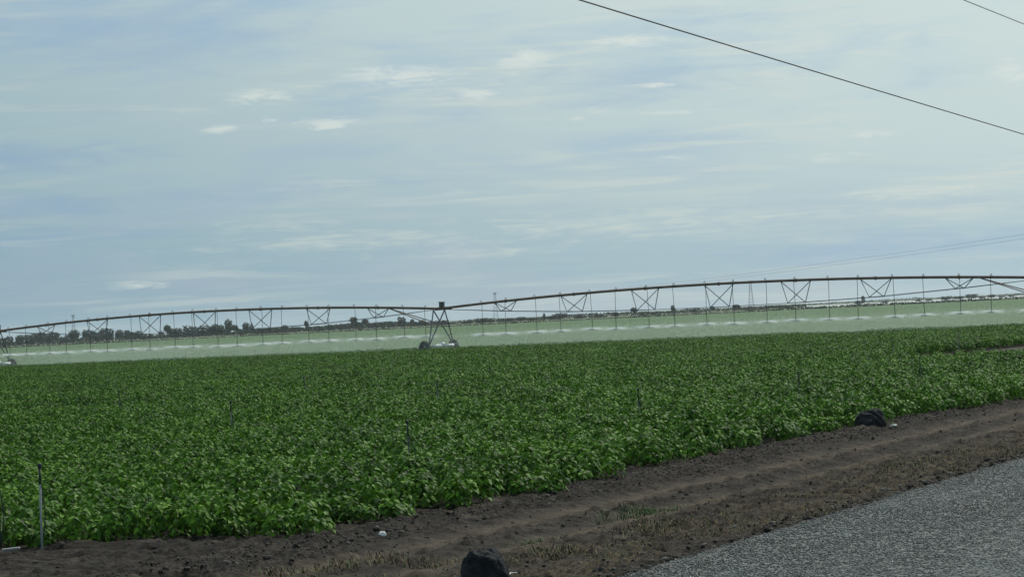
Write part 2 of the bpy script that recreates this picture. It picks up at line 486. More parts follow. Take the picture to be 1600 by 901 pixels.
# road, a crowned slab with a ragged edge
rt = np.concatenate([np.arange(-60, 20, 1.0), np.arange(20, 75, .06), np.arange(75, 400, 1.0)])
rdd = np.array([-12, -5, 0, 5, 9.5, 10.6, 11.0, 11.2, 11.26])
Tt, Dd = np.meshgrid(rt, rdd, indexing='ij')
edge_j = (fbm(rt * 1.1, rt * 0, 4, 77) - .5) * .14 + (fbm(rt * 6, rt * 0, 3, 78) - .5) * .10
Dd = Dd + np.where(Dd > 10.9, 1, 0) * edge_j[:, None]
zz = .09 - .012 * np.abs(Dd + 0) * .1 - np.where(Dd - edge_j[:, None] > 11.23, .14, 0)
V = np.stack([Tt, Dd, zz], -1).reshape(-1, 3); a_, b2 = Tt.shape
ii = (np.arange(a_ - 1)[:, None] * b2 + np.arange(b2 - 1)[None, :]).ravel()
F = np.stack([ii, ii + b2, ii + b2 + 1, ii + 1], -1)
o = link(bpy.data.objects.new('road', np_mesh('road', V, F, asph_m)))
o.rotation_euler = (0, 0, ROAD_ROT)
tag(o, 'coarse grey chip seal road in the lower right corner', 'road', None, 'structure')

# ------------------------------------------------------------------ crop canopy (stuff)
leaf_m, n = mat('crop_leaf')
at = n.new('ShaderNodeAttribute'); at.attribute_name = 'leafrand'
oi = n.new('ShaderNodeObjectInfo')
geo = n.new('ShaderNodeNewGeometry')
patch = n.noise(n.vmath('MULTIPLY', geo.outputs['Position'], (.16, .16, 0)), 1.0, 3, .55)
f = n.math('ADD', n.math('MULTIPLY_ADD', at.outputs['Fac'], .62, n.math('MULTIPLY', oi.outputs['Random'], .10)), n.math('MULTIPLY_ADD', patch, .6, -.18))
col = n.ramp(f, [(.0, (.007, .021, .004)), (.4, (.044, .120, .011)), (.75, (.125, .265, .020)), (1.0, (.23, .385, .042))])
p = principled(n, col, .55, .08)
tr = n.new('ShaderNodeBsdfTranslucent'); n.put(tr.inputs[0], n.mix(.5, col, (.10, .24, .02)))
mx = n.new('ShaderNodeMixShader'); mx.inputs[0].default_value = .14
n.l.new(p, mx.inputs[1]); n.l.new(tr.outputs[0], mx.inputs[2])
finish(n, mx.outputs[0])

def leaf_batch(pos, nrm, azm, size, droop):
    """ovate drooping leaves: 8 verts, 4 quads each (two degenerate-free tips)"""
    N = len(pos)
    nrm = nrm / np.linalg.norm(nrm, axis=1, keepdims=True)
    d = np.stack([np.cos(azm), np.sin(azm), np.zeros(N)], -1)
    d = d - nrm * (d * nrm).sum(1, keepdims=True); d /= np.linalg.norm(d, axis=1, keepdims=True) + 1e-9
    s = np.cross(nrm, d)
    L = size[:, None]
    def P(u, v, h): return pos + d * L * u + s * L * v + nrm * (L * h) - np.array([0, 0, 1.0]) * (L * droop[:, None] * u * u)
    pts = [P(0, 0, 0), P(.32, .34, .06), P(.36, 0, -.02), P(.32, -.34, .06), P(.70, .25, .05), P(.74, 0, -.02), P(.70, -.25, .05), P(1.05, 0, -.04)]
    V = np.stack(pts, 1).reshape(-1, 3)
    b = np.arange(N)[:, None] * 8
    tri = np.array([[0, 2, 1], [0, 3, 2], [1, 2, 5], [1, 5, 4], [2, 3, 6], [2, 6, 5], [4, 5, 7], [5, 6, 7]])
    F = (b[:, None, :] + tri[None]).reshape(-1, 3)
    return V, F

PATCH = 1.2
def crop_patch(k):
    rng = np.random.default_rng(100 + k)
    P, Nn, Az, S, Dr, Rn = [], [], [], [], [], []
    g = 3
    for i in range(g):
        for j in range(g):
            cx = (i + .5 + rng.uniform(-.38, .38)) / g * PATCH - PATCH / 2
            cy = (j + .5 + rng.uniform(-.38, .38)) / g * PATCH - PATCH / 2
            H = rng.uniform(.34, .72); rad = rng.uniform(.135, .215)
            m = int(rng.uniform(85, 130))
            ph = rng.uniform(0, 2 * np.pi, m)
            ct = rng.uniform(-.15, 1, m) ** 1.0
            st_ = np.sqrt(np.clip(1 - ct ** 2, 0, 1))
            sh = rng.uniform(.72, 1.05, m)
            x = cx + rad * st_ * np.cos(ph) * sh; y = cy + rad * st_ * np.sin(ph) * sh
            zc = H * .48
            zz_ = zc + (H - zc) * ct * sh + rng.normal(0, .02, m)
            low_ = rng.random(m) < .18
            zz_ = np.where(low_, rng.uniform(.05, .3, m), zz_)
            P.append(np.stack([x, y, zz_], -1))
            nn = np.stack([st_ * np.cos(ph) * .75, st_ * np.sin(ph) * .75, .55 + .6 * np.clip(ct, 0, 1)], -1) + rng.normal(0, .34, (m, 3))
            nn[:, 2] = np.abs(nn[:, 2]) + .1
            Nn.append(nn)
            Az.append(ph + rng.normal(0, .7, m)); S.append(rng.uniform(.055, .115, m)); Dr.append(rng.uniform(.1, .65, m))
            pr = rng.uniform(-.15, .15)
            Rn.append(np.clip(rng.uniform(0, 1, m) * .95 + .02 + pr, 0, 1))
    P = np.concatenate(P); V, F = leaf_batch(P, np.concatenate(Nn), np.concatenate(Az), np.concatenate(S), np.concatenate(Dr))
    return np_mesh('crop_patch', V, F, leaf_m, False, {'leafrand': np.repeat(np.concatenate(Rn), 8)})

proto = bpy.data.collections.new('crop_prototypes')       # not linked to the scene
NP = 9
for k in range(NP):
    proto.objects.link(bpy.data.objects.new('crop_patch_%02d' % k, crop_patch(k)))

# points
step = PATCH * .96
gx = np.arange(-75, 75, step); gy = np.arange(34, 352, step)
X, Y = np.meshgrid(gx, gy)
X = X.ravel() + RNG.uniform(-.16, .16, X.size); Y = Y.ravel() + RNG.uniform(-.16, .16, Y.size)
# rotate the planting grid along the road so that rows run with it
vis = np.abs(X) < .175 * Y + 4
X, Y = X[vis], Y[vis]
mg = crop_margin(X, Y) + (fbm(X * .9, Y * .9, 3, 3) - .5) * .7
keep = (mg > .42) & ~in_gap(X, Y) & (((X - FRONT[0].x) * _v.x + (Y - FRONT[0].y) * _v.y) < .6)
X, Y, mg = X[keep], Y[keep], mg[keep]
hs = .70 + .42 * fbm(X * .22, Y * .22, 3, 8) + RNG.uniform(-.08, .08, X.size)
hs *= np.clip(.72 + mg * .25, .72, 1.0)
npts = X.size
me = bpy.data.meshes.new('crop_points')
me.vertices.add(npts); me.vertices.foreach_set('co', np.stack([X, Y, np.zeros(npts)], -1).astype(np.float32).ravel())
for an, ty, arr in (('rotz', 'FLOAT', RNG.uniform(0, 2 * np.pi, npts)), ('hs', 'FLOAT', hs)):
    a = me.attributes.new(an, ty, 'POINT'); a.data.foreach_set('value', arr.astype(np.float32))
a = me.attributes.new('pick', 'INT', 'POINT'); a.data.foreach_set('value', RNG.integers(0, NP, npts).astype(np.int32))
me.materials.append(leaf_m)
crop = link(bpy.data.objects.new('crop_plants', me))
tag(crop, 'dense green leafy row crop covering the field in front of the spray', 'crop', None, 'stuff')
ng = bpy.data.node_groups.new('crop_scatter', 'GeometryNodeTree')
ng.interface.new_socket('Geometry', in_out='INPUT', socket_type='NodeSocketGeometry')
ng.interface.new_socket('Geometry', in_out='OUTPUT', socket_type='NodeSocketGeometry')
gi = ng.nodes.new('NodeGroupInput'); go = ng.nodes.new('NodeGroupOutput')
ci = ng.nodes.new('GeometryNodeCollectionInfo'); ci.inputs['Collection'].default_value = proto
ci.inputs['Separate Children'].default_value = True; ci.inputs['Reset Children'].default_value = True
ip = ng.nodes.new('GeometryNodeInstanceOnPoints'); ip.inputs['Pick Instance'].default_value = True
mp = ng.nodes.new('GeometryNodeMeshToPoints')
def named(nm, dt):
    q = ng.nodes.new('GeometryNodeInputNamedAttribute'); q.data_type = dt; q.inputs['Name'].default_value = nm
    return q.outputs['Attribute']
cx = ng.nodes.new('ShaderNodeCombineXYZ'); ng.links.new(named('rotz', 'FLOAT'), cx.inputs['Z'])
cs = ng.nodes.new('ShaderNodeCombineXYZ'); cs.inputs['X'].default_value = 1.06; cs.inputs['Y'].default_value = 1.06
ng.links.new(named('hs', 'FLOAT'), cs.inputs['Z'])
e2r = ng.nodes.new('FunctionNodeEulerToRotation'); ng.links.new(cx.outputs[0], e2r.inputs[0])
ng.links.new(gi.outputs[0], mp.inputs[0]); ng.links.new(mp.outputs[0], ip.inputs['Points'])
ng.links.new(ci.outputs[0], ip.inputs['Instance']); ng.links.new(named('pick', 'INT'), ip.inputs['Instance Index'])
ng.links.new(e2r.outputs[0], ip.inputs['Rotation']); ng.links.new(cs.outputs[0], ip.inputs['Scale'])
ng.links.new(ip.outputs[0], go.inputs[0])
md = crop.modifiers.new('scatter', 'NODES'); md.node_group = ng

# ------------------------------------------------------------------ verge litter: dry grass, clods, gravel (stuff)
grass_m, n = mat('dry_grass')
at = n.new('ShaderNodeAttribute'); at.attribute_name = 'leafrand'
col = n.ramp(at.outputs['Fac'], [(0, (.05, .039, .022)), (.35, (.13, .10, .048)), (.62, (.22, .175, .082)), (.66, (.055, .085, .03)), (1, (.075, .13, .04))])
finish(n, principled(n, col, .8, .25))
def blades(spots, seed):
    rng = np.random.default_rng(seed); V = []; F = []; A = []
    for (t_, d_, num, hgt, green) in spots:
        for k in range(num):
            tt = t_ + rng.normal(0, .09); dd = d_ + rng.normal(0, .07); z0 = verge_z(tt, dd) - .01
            a_ = rng.uniform(0, 2 * np.pi); h_ = hgt * rng.uniform(.4, 1.15); ln = max(rng.uniform(.3, 1.3) * h_, .05)
            ww = rng.uniform(.004, .009); ca, sa = math.cos(a_), math.sin(a_)
            b = len(V)
            V += [(tt - sa * ww, dd + ca * ww, z0), (tt + sa * ww, dd - ca * ww, z0),
                  (tt + ca * ln * .4 + sa * ww * .8, dd + sa * ln * .4 - ca * ww * .8, z0 + h_ * .7), (tt + ca * ln * .4 - sa * ww * .8, dd + sa * ln * .4 + ca * ww * .8, z0 + h_ * .7),
                  (tt + ca * ln, dd + sa * ln, z0 + h_ * rng.uniform(.5, 1.0))]
            F += [(b, b + 1, b + 2), (b, b + 2, b + 3), (b + 3, b + 2, b + 4)]
            r_ = rng.uniform(.7, 1) if rng.random() < green else rng.uniform(0, .62)
            A += [r_] * 5
    return np.array(V), np.array(F), np.array(A)
spots = []
for k in range(2600):
    t_ = RNG.uniform(28, 75); d_ = 11.5 + abs(RNG.normal(0, 1.5))
    if d_ > 15.6 or abs(d_ - 14.7) < .35: continue
    dens = float(fbm(np.array([t_ * .5]), np.array([d_ * .8]), 3, 41)[0])
    if dens < .50: continue
    spots.append((t_, d_, int(RNG.integers(3, 10)), RNG.uniform(.03, .09), .14))
def tuft(px, py, num, h_, g, spread, count):
    t_, d_ = td(on_ground(px, py))
    for k in range(count): spots.append((t_ + RNG.normal(0, spread), d_ + RNG.normal(0, spread * .4), num, h_ * RNG.uniform(.6, 1.2), g))
tuft(990, 800, 14, .11, .9, .6, 44); tuft(835, 845, 10, .09, .75, .4, 14); tuft(1415, 730, 10, .10, .6, .6, 14)
tuft(1030, 825, 12, .10, .2, .7, 34); tuft(860, 868, 12, .12, .15, .45, 26); tuft(560, 885, 10, .12, .1, .6, 34); tuft(660, 880, 9, .11, .08, .5, 22)
tuft(470, 893, 10, .12, .08, .5, 26); tuft(960, 870, 10, .08, .45, .4, 14)
for k in range(2600):                      # flat straw litter
    spots.append((RNG.uniform(28, 75), RNG.uniform(11.5, 14.1), 3, RNG.uniform(.012, .035), .05))
V, F, A = blades(spots, 5)
o = link(bpy.data.objects.new('verge_grass', np_mesh('verge_grass', V, F, grass_m, False, {'leafrand': A})))
o.rotation_euler = (0, 0, ROAD_ROT)
tag(o, 'sparse dry grass and weeds along the road verge', 'grass', None, 'stuff')

stone_m, n = mat('clod')
at = n.new('ShaderNodeAttribute'); at.attribute_name = 'leafrand'
t = n.new('ShaderNodeTexCoord').outputs['Object']
col = n.mix(n.noise(t, 40, 3, .6), n.ramp(at.outputs['Fac'], [(0, (.012, .011, .010)), (.25, (.040, .032, .025)), (.6, (.082, .065, .050)), (.85, (.16, .145, .125)), (1, (.30, .29, .26))]), (.06, .05, .041), 'MIX')
finish(n, principled(n, col, .9, .2))
ICO_V = []; ph = (1 + 5 ** .5) / 2
for q in ((-1, ph, 0), (1, ph, 0), (-1, -ph, 0), (1, -ph, 0), (0, -1, ph), (0, 1, ph), (0, -1, -ph), (0, 1, -ph), (ph, 0, -1), (ph, 0, 1), (-ph, 0, -1), (-ph, 0, 1)):
    ICO_V.append(np.array(q) / math.sqrt(1 + ph * ph))
ICO_V = np.array(ICO_V)
ICO_F = np.array([(0, 11, 5), (0, 5, 1), (0, 1, 7), (0, 7, 10), (0, 10, 11), (1, 5, 9), (5, 11, 4), (11, 10, 2), (10, 7, 6), (7, 1, 8), (3, 9, 4), (3, 4, 2), (3, 2, 6), (3, 6, 8), (3, 8, 9), (4, 9, 5), (2, 4, 11), (6, 2, 10), (8, 6, 7), (9, 8, 1)])
def stones(lst, seed):
    rng = np.random.default_rng(seed); V = []; F = []; A = []
    for (t_, d_, s_, c_) in lst:
        v_ = ICO_V * (s_ * rng.uniform(.6, 1.2, (12, 1))) * np.array([rng.uniform(.8, 1.4), rng.uniform(.7, 1.1), rng.uniform(.5, .9)])
        an = rng.uniform(0, 6.28); c, s = math.cos(an), math.sin(an)
        v_ = np.stack([v_[:, 0] * c - v_[:, 1] * s, v_[:, 0] * s + v_[:, 1] * c, v_[:, 2]], -1)
        v_ += np.array([t_, d_, verge_z(t_, d_) + s_ * .02]); F.append(ICO_F + 12 * len(V)); V.append(v_); A += [c_] * 12
    return np.concatenate(V), np.concatenate(F), np.array(A)
lst = []
for k in range(4200):                      # gravel and clods crumbling off the road edge
    lst.append((RNG.uniform(24, 80), 11.12 + abs(RNG.normal(.0, .42)), RNG.uniform(.012, .05), RNG.choice([-.4, -.2, .2, .5, .9])))
for k in range(17000):                      # clods of the tilled soil beside the crop
    dd = RNG.uniform(16.9, 18.6) if RNG.random() < .6 else RNG.uniform(12.5, 23)
    lst.append((RNG.uniform(26, 95), dd, RNG.uniform(.007, .030) * (1.9 if RNG.random() < .08 else 1), RNG.uniform(.05, .85)))
for k in range(260): lst.append((RNG.uniform(26, 80), RNG.uniform(11.3, 18), RNG.uniform(.01, .025), RNG.uniform(.85, 1)))
lst = [q for q in lst if abs(q[1] - 16.25) > .42 * RNG.random() and abs(q[1] - 14.7) > .45 * RNG.random()]
V, F, A = stones(lst, 6)
o = link(bpy.data.objects.new('clods_and_gravel', np_mesh('clods_and_gravel', V, F, stone_m, False, {'leafrand': A})))
o.rotation_euler = (0, 0, ROAD_ROT)
tag(o, 'loose soil clods and gravel scattered over the verge', 'gravel', None, 'stuff')

chip_m, n = mat('road_chip')
at = n.new('ShaderNodeAttribute'); at.attribute_name = 'leafrand'
col = n.ramp(at.outputs['Fac'], [(0, (.050, .053, .051)), (.4, (.125, .132, .126)), (.75, (.23, .242, .228)), (1, (.40, .415, .39))])
finish(n, principled(n, col, .8, .3))
NCH = 62000
rng = np.random.default_rng(77)
ct_ = 26 + 40 * rng.random(NCH) ** 1.35; cd_ = 11.22 - 5.4 * rng.random(NCH)
OCT_V = np.array([(1, 0, 0), (-1, 0, 0), (0, 1, 0), (0, -1, 0), (0, 0, 1), (0, 0, -1)], float)
OCT_F = np.array([(0, 2, 4), (2, 1, 4), (1, 3, 4), (3, 0, 4), (2, 0, 5), (1, 2, 5), (3, 1, 5), (0, 3, 5)])
sz = rng.uniform(.008, .021, NCH)
V = OCT_V[None] * rng.uniform(.6, 1.25, (NCH, 6, 1)) * sz[:, None, None] * np.array([1, 1, .8])
an = rng.uniform(0, 6.28, NCH); c, s_ = np.cos(an)[:, None], np.sin(an)[:, None]
V = np.stack([V[..., 0] * c - V[..., 1] * s_, V[..., 0] * s_ + V[..., 1] * c, V[..., 2]], -1) + np.stack([ct_, cd_, np.full(NCH, .083)], -1)[:, None, :]
F = (OCT_F[None] + (np.arange(NCH) * 6)[:, None, None]).reshape(-1, 3)
cv = np.clip(rng.random(NCH) * .72 + .5 * (fbm(ct_ * 2.2, cd_ * 4.5, 4, 61) - .35) + .5 * (fbm(ct_ * .25, cd_ * 1.3, 3, 63) - .5) - .10 * np.exp(-((cd_ - 8.4) / .45) ** 2), 0, 1)
o = link(bpy.data.objects.new('road_chippings', np_mesh('road_chippings', V.reshape(-1, 3), F, chip_m, False, {'leafrand': np.repeat(cv, 6)})))
o.rotation_euler = (0, 0, ROAD_ROT)
tag(o, 'coarse stone chippings standing proud of the grey road', 'gravel', None, 'stuff')

# ------------------------------------------------------------------ the irrigation pivot
pipe_m = worn('pivot_pipe', (.13, .080, .060), (.23, .150, .115), .55, 1.5, .15)
brace_m = worn('pivot_brace', (.085, .10, .115), (.16, .175, .185), .5, 3, .3)
hose_m = worn('drop_hose', (.03, .031, .033), (.06, .06, .06), .6, 6)
tyre_m = worn('tyre', (.016, .016, .017), (.05, .047, .042), .85, 5)
rim_m = worn('rim', (.16, .16, .15), (.25, .24, .22), .5, 6, .5)
white_m = worn('white_cover', (.74, .75, .74), (.86, .86, .84), .35, 3)
box_m = worn('control_box', (.05, .052, .055), (.09, .09, .095), .5, 5)

sM = FPX / 274.0
def tw(px, Y): p = at_depth(px, 500, Y); return Vector((p.x, Y, 0))
TL, TM, TR = tw(-6, 309.6), tw(688, 274.0), tw(1638, 234.3)
TLL = TL + (TL - TM)
PIPE_Z, CROWN, NOZ = 4.05, .88, 1.66
pivot = empty('irrigation_pivot', TM)
tag(pivot, 'long arched centre pivot irrigation line crossing the field on wheeled towers', 'irrigation pivot')
def loc(p): return Vector(p) - TM

def build_span(A, B, drops, parity, skip=()):
    L = (B - A).length; u = (B - A).normalized(); v = Vector((-u.y, u.x, 0))       # v points away from the camera
    if v.y < 0: v = -v
    def P(s): q = s / L; return A + u * s + Vector((0, 0, PIPE_Z + CROWN * 4 * q * (1 - q)))
    mb = MB(); mb.tube([loc(P(L * i / 40)) for i in range(41)], .115, 10)
    for i in range(1, 8):                                       # flanges
        s = L * i / 8; a, b = P(s - .04), P(s + .04); mb.tube([loc(a), loc(b)], .165, 10)
    span = mb.build('span', pipe_m, pivot, True)
    depth = [.88, 1.5, 1.82, 1.92, 1.82, 1.5, .88]; width = [1.35, 2.1, 2.5, 2.65, 2.5, 2.1, 1.35]
    near, far = [], []
    for i in range(7):
        s = L * (i + 1) / 8; hb = 1.45 if i not in (0, 6) else 1.25
        a, b = P(s - hb) - Vector((0, 0, .08)), P(s + hb) - Vector((0, 0, .08))
        mid = P(s) - Vector((0, 0, depth[i]))
        c, d = mid - v * width[i] / 2, mid + v * width[i] / 2
        near.append(c); far.append(d)
        for e in (a, b):
            for q in (c, d): MB().tube([loc(e), loc(q)], .036, 6).build('truss_brace', brace_m, span)
        MB().tube([loc(c), loc(d)], .036, 6).build('spreader', brace_m, span)
    for pts in (near, far):
        e0, e1 = P(.9) - Vector((0, 0, .15)), P(L - .9) - Vector((0, 0, .15))
        m_ = MB(); m_.tube([loc(e0)] + [loc(q) for q in pts] + [loc(e1)], .021, 5); m_.build('truss_rod', brace_m, span)
    # drop hoses hang alternately on the two sides of the pipe from goosenecks
    heads = []
    if drops:
        cnt = 20
        for k in range(cnt):
            if k in skip: continue
            s = L * (k + .55) / (cnt + .1); p0 = P(s); sd_ = v * (.24 if (k + parity) % 2 else -.24)
            top = p0 + Vector((0, 0, .1))
            sway = u * random.uniform(-.06, .06)
            nz_ = Vector((p0.x, p0.y, NOZ + random.uniform(-.05, .05))) + sd_ + sway
            m_ = MB()
            m_.tube([loc(top), loc(top + sd_ * .1 + Vector((0, 0, .12))), loc(top + sd_ * .5 + Vector((0, 0, .17))), loc(top + sd_ * .9 + Vector((0, 0, .10))),
                     loc(top + sd_ + Vector((0, 0, -.3)))], .026, 6)
            m_.tube([loc(top + sd_ + Vector((0, 0, -.3))), loc(nz_ + Vector((0, 0, .95)))], .021, 6)
            m_.tube([loc(nz_ + Vector((0, 0, .95))), loc(nz_ + Vector((0, 0, .12)))], .028, 6)
            m_.build('drop_hose', hose_m, span)
            h = MB(); h.lathe(loc(nz_), (0, 0, 1), [(-.03, .075), (-.015, .08), (-.01, .03), (.05, .028), (.06, .05), (.125, .05)], 10)
            h.build('sprinkler_head', hose_m, span)
            heads.append(nz_)
    return u, v, heads

def build_tower(T, u, v, brace_left=True):
    """pyramid tower: two feet on wheels across the line, four legs to two points on the pipe"""
    half = 1.78; z0 = .74
    f1, f2 = T - v * half + Vector((0, 0, z0)), T + v * half + Vector((0, 0, z0))
    t1, t2 = T - u * .75 + Vector((0, 0, PIPE_Z - .1)), T + u * .55 + Vector((0, 0, PIPE_Z - .1))
    mb = MB(); mb.tube([loc(f1 - v * .1), loc(f2 + v * .1)], .085, 8)
    tower = mb.build('drive_tower', brace_m, pivot)
    for f in (f1, f2):
        for t_ in (t1, t2): MB().tube([loc(f), loc(t_)], .06, 6).build('leg', brace_m, tower)
    for f in (f1, f2):                                         # rungs between the two legs of one side
        for q in (.3, .55):
            MB().tube([loc(f.lerp(t1, q)), loc(f.lerp(t2, q))], .03, 5).build('rung', brace_m, tower)
    m1 = f1.lerp(t1, .55); m2 = f2.lerp(t1, .55)
    MB().tube([loc(m1), loc(m2)], .035, 5).build('cross_member', brace_m, tower)
    if brace_left:                                             # stays from the pipe down to the legs
        s0 = T - u * 6.0 + Vector((0, 0, PIPE_Z + .28))
        for f in (f1, f2): MB().tube([loc(s0), loc(f.lerp(t1, .60))], .045, 6).build('pipe_stay', pipe_m, tower)
    for f, sg in ((f1, -1), (f2, 1)):
        wc = f + v * sg * .28 - u * .30; wc.z = .60
        w_ = MB()
        w_.cm = 0; w_.lathe(loc(wc), u, [(-.17, .36), (-.18, .50), (-.13, .61), (0, .63), (.13, .61), (.18, .50), (.17, .36)], 24)
        for k in range(18):                                    # tread lugs
            an = 2 * math.pi * k / 18; c = (v * math.cos(an) + Vector((0, 0, 1)) * math.sin(an)); tg = (Vector((0, 0, 1)) * math.cos(an) - v * math.sin(an))
            w_.box(loc(wc) + c * .63, u * .15 + tg * .05, tg * .028, c * .03)
        w_.cm = 1; w_.lathe(loc(wc), u, [(-.185, .08), (-.175, .30), (-.12, .34), (.12, .34), (.175, .30), (.185, .08)], 16)
        w_.build('wheel', [tyre_m, rim_m], tower, True)
        g = MB(); g.box(loc(f + v * sg * .18 - Vector((0, 0, .03))), u * .15, v * .17, (0, 0, .17)); g.build('gearbox', box_m, tower)
    zz_ = Vector((0, 0, .02))
    for a0, a1 in ((-.80, -.10), (.16, .78)):                  # white shaft covers either side of the motor
        s_ = MB(); off = u * .20
        s_.tube([loc(T + v * half * a0 + off + Vector((0, 0, z0)) + zz_), loc(T + v * half * a1 + off + Vector((0, 0, z0)) + zz_)], .15, 10)
        s_.build('drive_shaft_cover', white_m, tower, True)
    g = MB(); g.lathe(loc(T + u * .16 + Vector((0, 0, z0 + .12))), v, [(-.24, .1), (-.22, .20), (.16, .20), (.22, .12), (.26, .05)], 12); g.build('motor', white_m, tower, True)
    cb = MB(); cb.box(loc(T + u * .25 + Vector((0, 0, PIPE_Z + .30))), u * .20, v * .15, (0, 0, .26)); cb.box(loc(T + u * .25 + Vector((0, 0, PIPE_Z + .585))), u * .23, v * .18, (0, 0, .03))
    cb.build('control_box', box_m, tower)
    jt = MB(); jt.tube([loc(T - u * .5 + Vector((0, 0, PIPE_Z))), loc(T + u * 1.3 + Vector((0, 0, PIPE_Z + .03)))], .15, 10); jt.build('span_joint', pipe_m, tower, True)

u0, v0, _ = build_span(TLL, TL, False, 0)
u1, v1, heads1 = build_span(TL, TM, True, 1)
u2, v2, heads2 = build_span(TM, TR, True, 0, (0,))
build_tower(TL, u1, v1, True)
build_tower(TM, u1, v1, True)
build_tower(TR, u2, v2, True)

# ------------------------------------------------------------------ water spray
water_m, n = mat('spray_water')
df = n.new('ShaderNodeBsdfDiffuse'); df.inputs[0].default_value = (.90, .94, .92, 1)
tr = n.new('ShaderNodeBsdfTranslucent'); tr.inputs[0].default_value = (.90, .94, .92, 1)
mx = n.new('ShaderNodeMixShader'); mx.inputs[0].default_value = .5
n.l.new(df.outputs[0], mx.inputs[1]); n.l.new(tr.outputs[0], mx.inputs[2]); finish(n, mx.outputs[0])
def spray_mesh(seed, NF=9500, NC=9800):
    """drops thrown out flat from the spray plate (fan) and raining down over a disc (curtain)"""
    rng = np.random.default_rng(seed)
    def streaks(p, d, ln, wd):
        m = len(p)
        d = d / (np.linalg.norm(d, axis=1, keepdims=True) + 1e-9)
        sd_ = rng.normal(0, 1, (m, 3)); sd_ -= d * (sd_ * d).sum(1, keepdims=True); sd_ /= np.linalg.norm(sd_, axis=1, keepdims=True)
        return np.stack([p - d * ln * .5, p + sd_ * wd, p + d * ln * .5, p - sd_ * wd], 1).reshape(-1, 3)
    ph_ = rng.uniform(0, 2 * np.pi, NF); r_ = .03 + np.where(rng.random(NF) < .8, np.abs(rng.normal(0, .42, NF)), rng.exponential(.8, NF)); el_ = rng.normal(.0, .10, NF)
    p = np.stack([r_ * np.cos(ph_), r_ * np.sin(ph_), r_ * el_ * .8 + rng.normal(0, .035, NF) - .02 * r_ ** 2], -1)
    V1 = streaks(p, p + np.array([0, 0, 1e-3]), rng.uniform(.025, .07, (NF, 1)), rng.uniform(.006, .013, (NF, 1)))
    ph_ = rng.uniform(0, 2 * np.pi, NC); r_ = 8.2 * rng.uniform(0, 1, NC) ** .6; k = rng.uniform(0, 1, NC)
    top_ = .06 - .0035 * r_ ** 2 + np.abs(rng.normal(0, .26, NC))
    z_ = top_ * (1 - k) - 1.30 * k
    p = np.stack([r_ * np.cos(ph_), r_ * np.sin(ph_), z_], -1)
    d = np.stack([np.cos(ph_) * .5, np.sin(ph_) * .5, -.3 - k], -1)
    V2 = streaks(p, d, rng.uniform(.02, .05, (NC, 1)), rng.uniform(.003, .007, (NC, 1)))
    NH = 2600                                   # fine mist drifting above the nozzles
    p = np.stack([rng.normal(0, 2.6, NH), rng.normal(0, 2.6, NH), np.abs(rng.normal(0, .62, NH)) - .05], -1)
    V3 = streaks(p, rng.normal(0, 1, (NH, 3)), rng.uniform(.02, .04, (NH, 1)), rng.uniform(.003, .006, (NH, 1)))
    V = np.concatenate([V1, V2, V3])
    return np_mesh('water_spray', V, np.arange(len(V)).reshape(-1, 4), water_m)
sp_meshes = [spray_mesh(50 + k) for k in range(4)]
ORD = ['first', 'second', 'third', 'fourth', 'fifth', 'sixth', 'seventh', 'eighth', 'ninth', 'tenth', 'eleventh', 'twelfth', 'thirteenth',
       'fourteenth', 'fifteenth', 'sixteenth', 'seventeenth', 'eighteenth', 'nineteenth', 'twentieth']
def add_sprays(heads, side):
    hs_ = heads[::-1] if side == 'left' else heads
    for k, h in enumerate(hs_):
        o = bpy.data.objects.new('water_spray', sp_meshes[k % 4]); o.location = h - Vector((0, 0, .03))
        o.rotation_euler = (random.uniform(-.02, .02), random.uniform(-.02, .02), random.uniform(0, 6.28)); q_ = random.uniform(.88, 1.18); o.scale = (q_, q_, random.uniform(.94, 1.04)); link(o)
        tag(o, 'white water spray fan under the %s hose %s of wheeled tower' % (ORD[k], side), 'water spray', 'sprinkler sprays under the irrigation pivot')
add_sprays(heads1, 'left'); add_sprays(heads2, 'right')

# ------------------------------------------------------------------ small risers in the crop
riser_m = worn('riser_pole', (.26, .27, .27), (.38, .38, .37), .6, 8)
mid_m = worn('riser_pole_dull', (.09, .095, .09), (.15, .155, .15), .7, 8)
dark_m = worn('riser_head', (.018, .02, .022), (.04, .045, .05), .6, 20)
def riser(px, ytop, hgt, label, ybase=None, pale=True, lean=0.0, tube_bow=.1):
    if ybase: b = on_ground(px, ybase)
    else:
        b = on_ground(px, ytop, hgt)
    base = Vector((b.x, b.y, 0)); base.z = ground_at(base).z if ybase else 0
    e = empty('sprinkler_riser', base); tag(e, label, 'sprinkler riser', 'thin sprinkler risers standing in the crop')
    MB().tube([(0, 0, -.12), (lean * .3, 0, hgt * .35), (lean * .8, 0, hgt * .8)], .012 if not pale else .017, 7).build('pole', (riser_m if ybase else mid_m) if pale else dark_m, e, True)
    MB().tube([(lean * .8, 0, hgt * .8), (lean, 0, hgt)], .017, 7).build('top_pipe', dark_m, e, True)
    h = MB(); h.lathe((lean, 0, hgt), (0, 0, 1), [(-.02, .017), (0, .026), (.03, .026), (.05, .034), (.06, .015)], 10); h.build('sprinkler_head', dark_m, e, True)
    MB().tube([(lean * .8 + .02, 0, hgt * .8), (lean * .5 + tube_bow * .6, .02, hgt * .45), (tube_bow * .3, .03, hgt * .2), (-tube_bow * .7, .04, .02)], .008, 5).build('feed_tube', dark_m, e)
riser(66, 735, 1.19, 'tall pale riser post standing on bare soil at the lower left crop corner', 865, True, .02)
riser(2, 738, 1.17, 'dark riser post cut by the left edge of the picture', 866, False, 0)
riser(186, 612, 1.1, 'thin dark riser in the crop, left part of the field under the trees', None, False)
riser(360, 629, 1.1, 'riser with pale lower pole in the crop, midway between left edge and wheeled tower', None, True)
